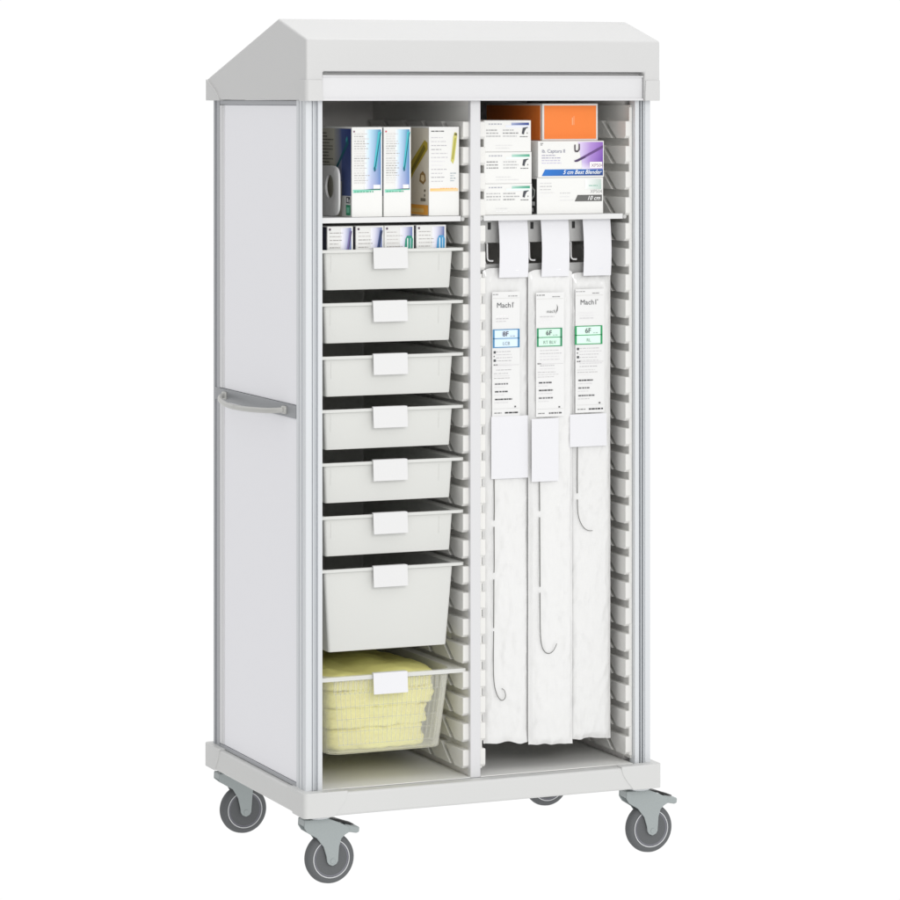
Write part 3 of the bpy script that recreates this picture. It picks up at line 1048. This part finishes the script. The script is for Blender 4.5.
def pouch(x0, x1, z0, z1, y, seed, label, bulge=.007, tail=0):
    t = empty('pouch', label, 'pouch', ((x0 + x1) / 2, y, z0), 'long sealed catheter pouches')
    bm = bmesh.new()
    nx, nz = 28, 170
    W = x1 - x0

    def surf(u, v, side):
        n1 = noise.noise(Vector((u * 3 + seed, v * 9, seed * 1.7)))
        n2 = noise.noise(Vector((u * 9 + seed, v * 34, seed)))
        n3 = noise.noise(Vector((u * 1.2 + seed * 2, v * 4, 5)))
        edge = min(u, 1 - u)
        prof = min(1, edge / .16)
        prof = prof * prof * (3 - 2 * prof)
        endp = min(1, v / .012, (1 - v) / .02)
        b = bulge * prof * endp
        seam = -.0024 * (1 if .045 < edge < .075 else 0)
        rg = 1 - abs(noise.noise(Vector((u * 2.6 + v * 5 + seed * 3, v * 16 - u * 3, seed)))) * 2
        seam -= .0030 * max(0, rg) ** 7 * min(1, edge / .12)
        rg = 1 - abs(noise.noise(Vector((u * 4 - v * 9 + seed, v * 24 + u * 4, seed * 2)))) * 2
        seam -= .0018 * max(0, rg) ** 7 * min(1, edge / .12)
        dy = (-b if side == 0 else b * .4)
        n4 = noise.noise(Vector((u * 16 + v * 30 + seed, v * 60 - u * 10, seed)))
        dy += (n1 * .0035 + n2 * .0018 + n4 * .0012) * (.35 + .65 * prof) + n3 * .003 + seam
        if v < .035:                     # crumpled lower end
            dy += -tail * (1 - v / .035) ** 2 * (.6 + .7 * noise.noise(Vector((u * 5 + seed, 2, 2))))
        zz = z0 + (z1 - z0) * v
        if v < .02:
            zz += (noise.noise(Vector((u * 4 + seed, 7, 1))) * .005 + .002 * math.sin(u * 5)) * (1 - v / .02)
        if v > .97:
            zz -= .008 * (abs(u - .5) * 2) ** 6 * ((v - .97) / .03)
        xx = x0 + W * u + n3 * .0012
        return (xx, y + dy, zz)
    for side in (0, 1):
        G = [[bm.verts.new(surf(i / nx, j / nz, side)) for i in range(nx + 1)] for j in range(nz + 1)]
        for j in range(nz):
            for i in range(nx):
                f = (G[j][i], G[j][i + 1], G[j + 1][i + 1], G[j + 1][i])
                bm.faces.new(f if side == 0 else f[::-1])
        if side == 0:
            A = G
        else:
            B = G
    for j in range(nz):
        bm.faces.new((A[j][0], A[j + 1][0], B[j + 1][0], B[j][0]))
        bm.faces.new((A[j][nx], B[j][nx], B[j + 1][nx], A[j + 1][nx]))
    for i in range(nx):
        bm.faces.new((A[0][i], B[0][i], B[0][i + 1], A[0][i + 1]))
        bm.faces.new((A[nz][i], A[nz][i + 1], B[nz][i + 1], B[nz][i]))
    obj('film', bm, M['pouch'], t, angle=80)
    return t


def card(name, t, x0, x1, z0, z1, y, m='card', th=.001, parent=None):
    bm = bmesh.new()
    box(bm, x0, x1, y, y + th, z0, z1)
    return obj(name, bm, M[m], t)


pouches = [
    dict(x=(.5165, .6440), z=(.307, 1.512), y=.088, lab=(.5360, .6130, 1.1365, 1.4520), band=(.5375, .6120, 1.3105, 1.3575), col=(70, 135, 180), fill=(218, 236, 250), sz='8F', sub='LCB', name='Mach1', blank=(.5330, .6350, .9790, 1.1370),
         label='long clear pouch with blue size band, leftmost, its wire reaching lowest with a looped tip'),
    dict(x=(.6395, .7630), z=(.296, 1.506), y=.080, lab=(.6545, .7330, 1.1320, 1.4480), band=(.6565, .7275, 1.3105, 1.3575), col=(40, 140, 95), fill=(214, 246, 228), sz='6F', sub='RT BLV', name='mach)', blank=(.6420, .7170, .9680, 1.1280),
         label='long clear pouch with green size band, middle of three, U-curved wire tip halfway down'),
    dict(x=(.7600, .8765), z=(.300, 1.496), y=.090, lab=(.7700, .8520, 1.1375, 1.4540), band=(.7680, .8460, 1.3120, 1.3600), col=(30, 150, 90), fill=(220, 250, 234), sz='6F', sub='RL', name='Mach1', blank=(.7535, .8580, 1.0510, 1.1340),
         label='long clear pouch with green size band, rightmost beside the toothed rail, shortest wire'),
]
wires = [
    [[(.5429, .985), (.5429, .90), (.5425, .874)], [(.5425, .858), (.5427, .77), (.5420, .742)], [(.5418, .725), (.5415, .62), (.5412, .602)], [(.5412, .594), (.5408, .52), (.5415, .478), (.5443, .452), (.5500, .434), (.5580, .421), (.5660, .4175), (.5730, .4230), (.5738, .433), (.5700, .443), (.5637, .4475)]],
    [[(.6654, .975), (.6654, .92), (.6656, .893)], [(.6656, .877), (.6662, .78), (.6668, .700)], [(.6668, .685), (.6672, .60), (.6690, .566), (.6740, .544), (.6830, .532), (.6930, .5290), (.7030, .534), (.7100, .544), (.7140, .553)]],
    [[(.7766, 1.060), (.7766, .98), (.7766, .932)], [(.7766, .916), (.7772, .89), (.7800, .872), (.7860, .856), (.7960, .842), (.8080, .835), (.8200, .834)]],
]
for i, q in enumerate(pouches):
    x0, x1 = q['x']
    t = pouch(x0, x1, q['z'][0], q['z'][1], q['y'], 3.3 + i * 5.1, q['label'], tail=(.010, .006, .004)[i])
    y = q['y'] - .0155
    a, b, z0, z1 = q['lab']
    lb = card('label', t, a, b, z0, z1, y, m='label')
    W, h = b - a, z1 - z0
    p = Print((a, y, z0), *FR)
    yb0, yb1 = q['band'][2] - z0, q['band'][3] - z0
    u0, u1 = q['band'][0] - a, q['band'][1] - a
    p.rect(u0, yb0, u1, yb1, q['fill'], 1)
    p.frame(u0, yb0, u1, yb1, .0022, q['col'], 2)
    p.rect(u0, yb0, u0 + .005, yb1, q['col'], 3)
    p.rect(u1 - .005, yb0, u1, yb1, q['col'], 3)
    ym = (yb0 + yb1) / 2
    p.rect(u0, ym - .0009, u1, ym + .0009, q['col'], 3)
    p.text(q['sz'], (u0 + u1) / 2 - .002, ym + .0055, .0175, (85, 80, 92), 4, 0, .0002, 'CENTER')
    p.text(q['sub'], (u0 + u1) / 2, ym - .0165, .0115, (130, 140, 140), 4, 0, 0, 'CENTER')
    p.lines(u1 - .026, u1 - .008, ym + .003, ym + .008, 1, (150, 160, 165), .0018, 4, seed=3, fill=1)
    # heading
    if i == 1:
        p.text('mach)', W * .36, h - .052, .0120, (120, 122, 120), 2, .3)
        p.poly([(W * .72, h - .052), (W * .77, h - .046), (W * .78, h - .038), (W * .74, h - .030), (W * .75, h - .038), (W * .74, h - .046)], (90, 92, 92), 2)
    else:
        p.text('Mach1', W * .16, h - .040, .0185, (78, 80, 82), 2)
        p.rect(W * .74, h - .030, W * .76, h - .027, (130, 130, 130), 2)
        p.rect(W * .78, h - .030, W * .79, h - .027, (130, 130, 130), 2)
    p.lines(W * .02, W * .34, h - .009, h - .004, 1, (135, 135, 135), .0022, 1, seed=21 + i, fill=.8)
    p.lines(W * .58, W * .92, h - .014, h - .008, 1, (120, 120, 120), .0022, 1, seed=23 + i, fill=.8)
    p.rect(W * .03, h - .0165, W * .97, h - .0158, (205, 205, 200), 1)
    p.lines(W * .14, W * .72, h - .078, h - .058, 3, (214, 212, 214), .0020, 1, seed=25 + i, fill=.8)
    # small print below the band
    for k, dv_ in enumerate((.008, .020, .029)):
        if i != 1:
            s_ = .006 if k != 1 else .003
            p.rect(.004, yb0 - dv_ - s_, .004 + s_, yb0 - dv_, (75, 78, 80), 2)
    p.lines(W * .14, W * .96, yb0 - .060, yb0 - .006, 7, (205, 203, 205), .0016, 1, seed=28 + i, fill=.85)
    p.rect(.004, yb0 - .0445, W * .97, yb0 - .0438, (190, 188, 190), 1)
    p.lines(.004, W * .2, yb0 - .046, yb0 - .040, 1, (95, 95, 95), .0028, 2, seed=33 + i, fill=1)
    p.lines(.005, W * .9, yb0 - .080, yb0 - .062, 3, (208, 206, 206), .0014, 1, seed=36 + i, fill=.7)
    for k in range(3):
        v = yb0 - .092 - .0195 * k
        p.lines(W * .10, W * (.66 if k < 2 else .80), v - .002, v + .003, 1, (88, 88, 90), .0034, 2, seed=40 + i + k, fill=.95)
        p.lines(W * .08, W * .60, v - .010, v - .006, 1, (212, 210, 212), .0014, 1, seed=44 + i + k, fill=.8)
    p.rect(.004, .0195, W * .97, .0201, (200, 200, 198), 1)
    p.rect(W * .80, .022, W * .86, .026, (95, 95, 95), 2)
    p.lines(.006, W * .38, .006, .012, 1, (120, 120, 120), .0020, 2, seed=48 + i, fill=1)
    p.lines(W * .46, W * .96, .006, .012, 1, (70, 70, 72), .0036, 2, seed=52 + i, fill=1)
    p.build('label_print', lb)
    a, b, z0, z1 = q['blank']
    card('blank_card', t, a, b, z0, z1, y - .0016, th=.0006)
    for k, w_ in enumerate(wires[i]):
        bm = bmesh.new()
        pts = spline([(x, q['y'] - .0135 + .0006 * math.sin(z * 40), z) for x, z in w_], 6)
        rr = .0014 if k < len(wires[i]) - 1 else None
        if rr is None:
            m_ = len(pts)
            rr = [.0013 - .0005 * j / m_ for j in range(m_)]
        tube(bm, pts, rr, 6)
        obj('wire', bm, M['wire'], t)
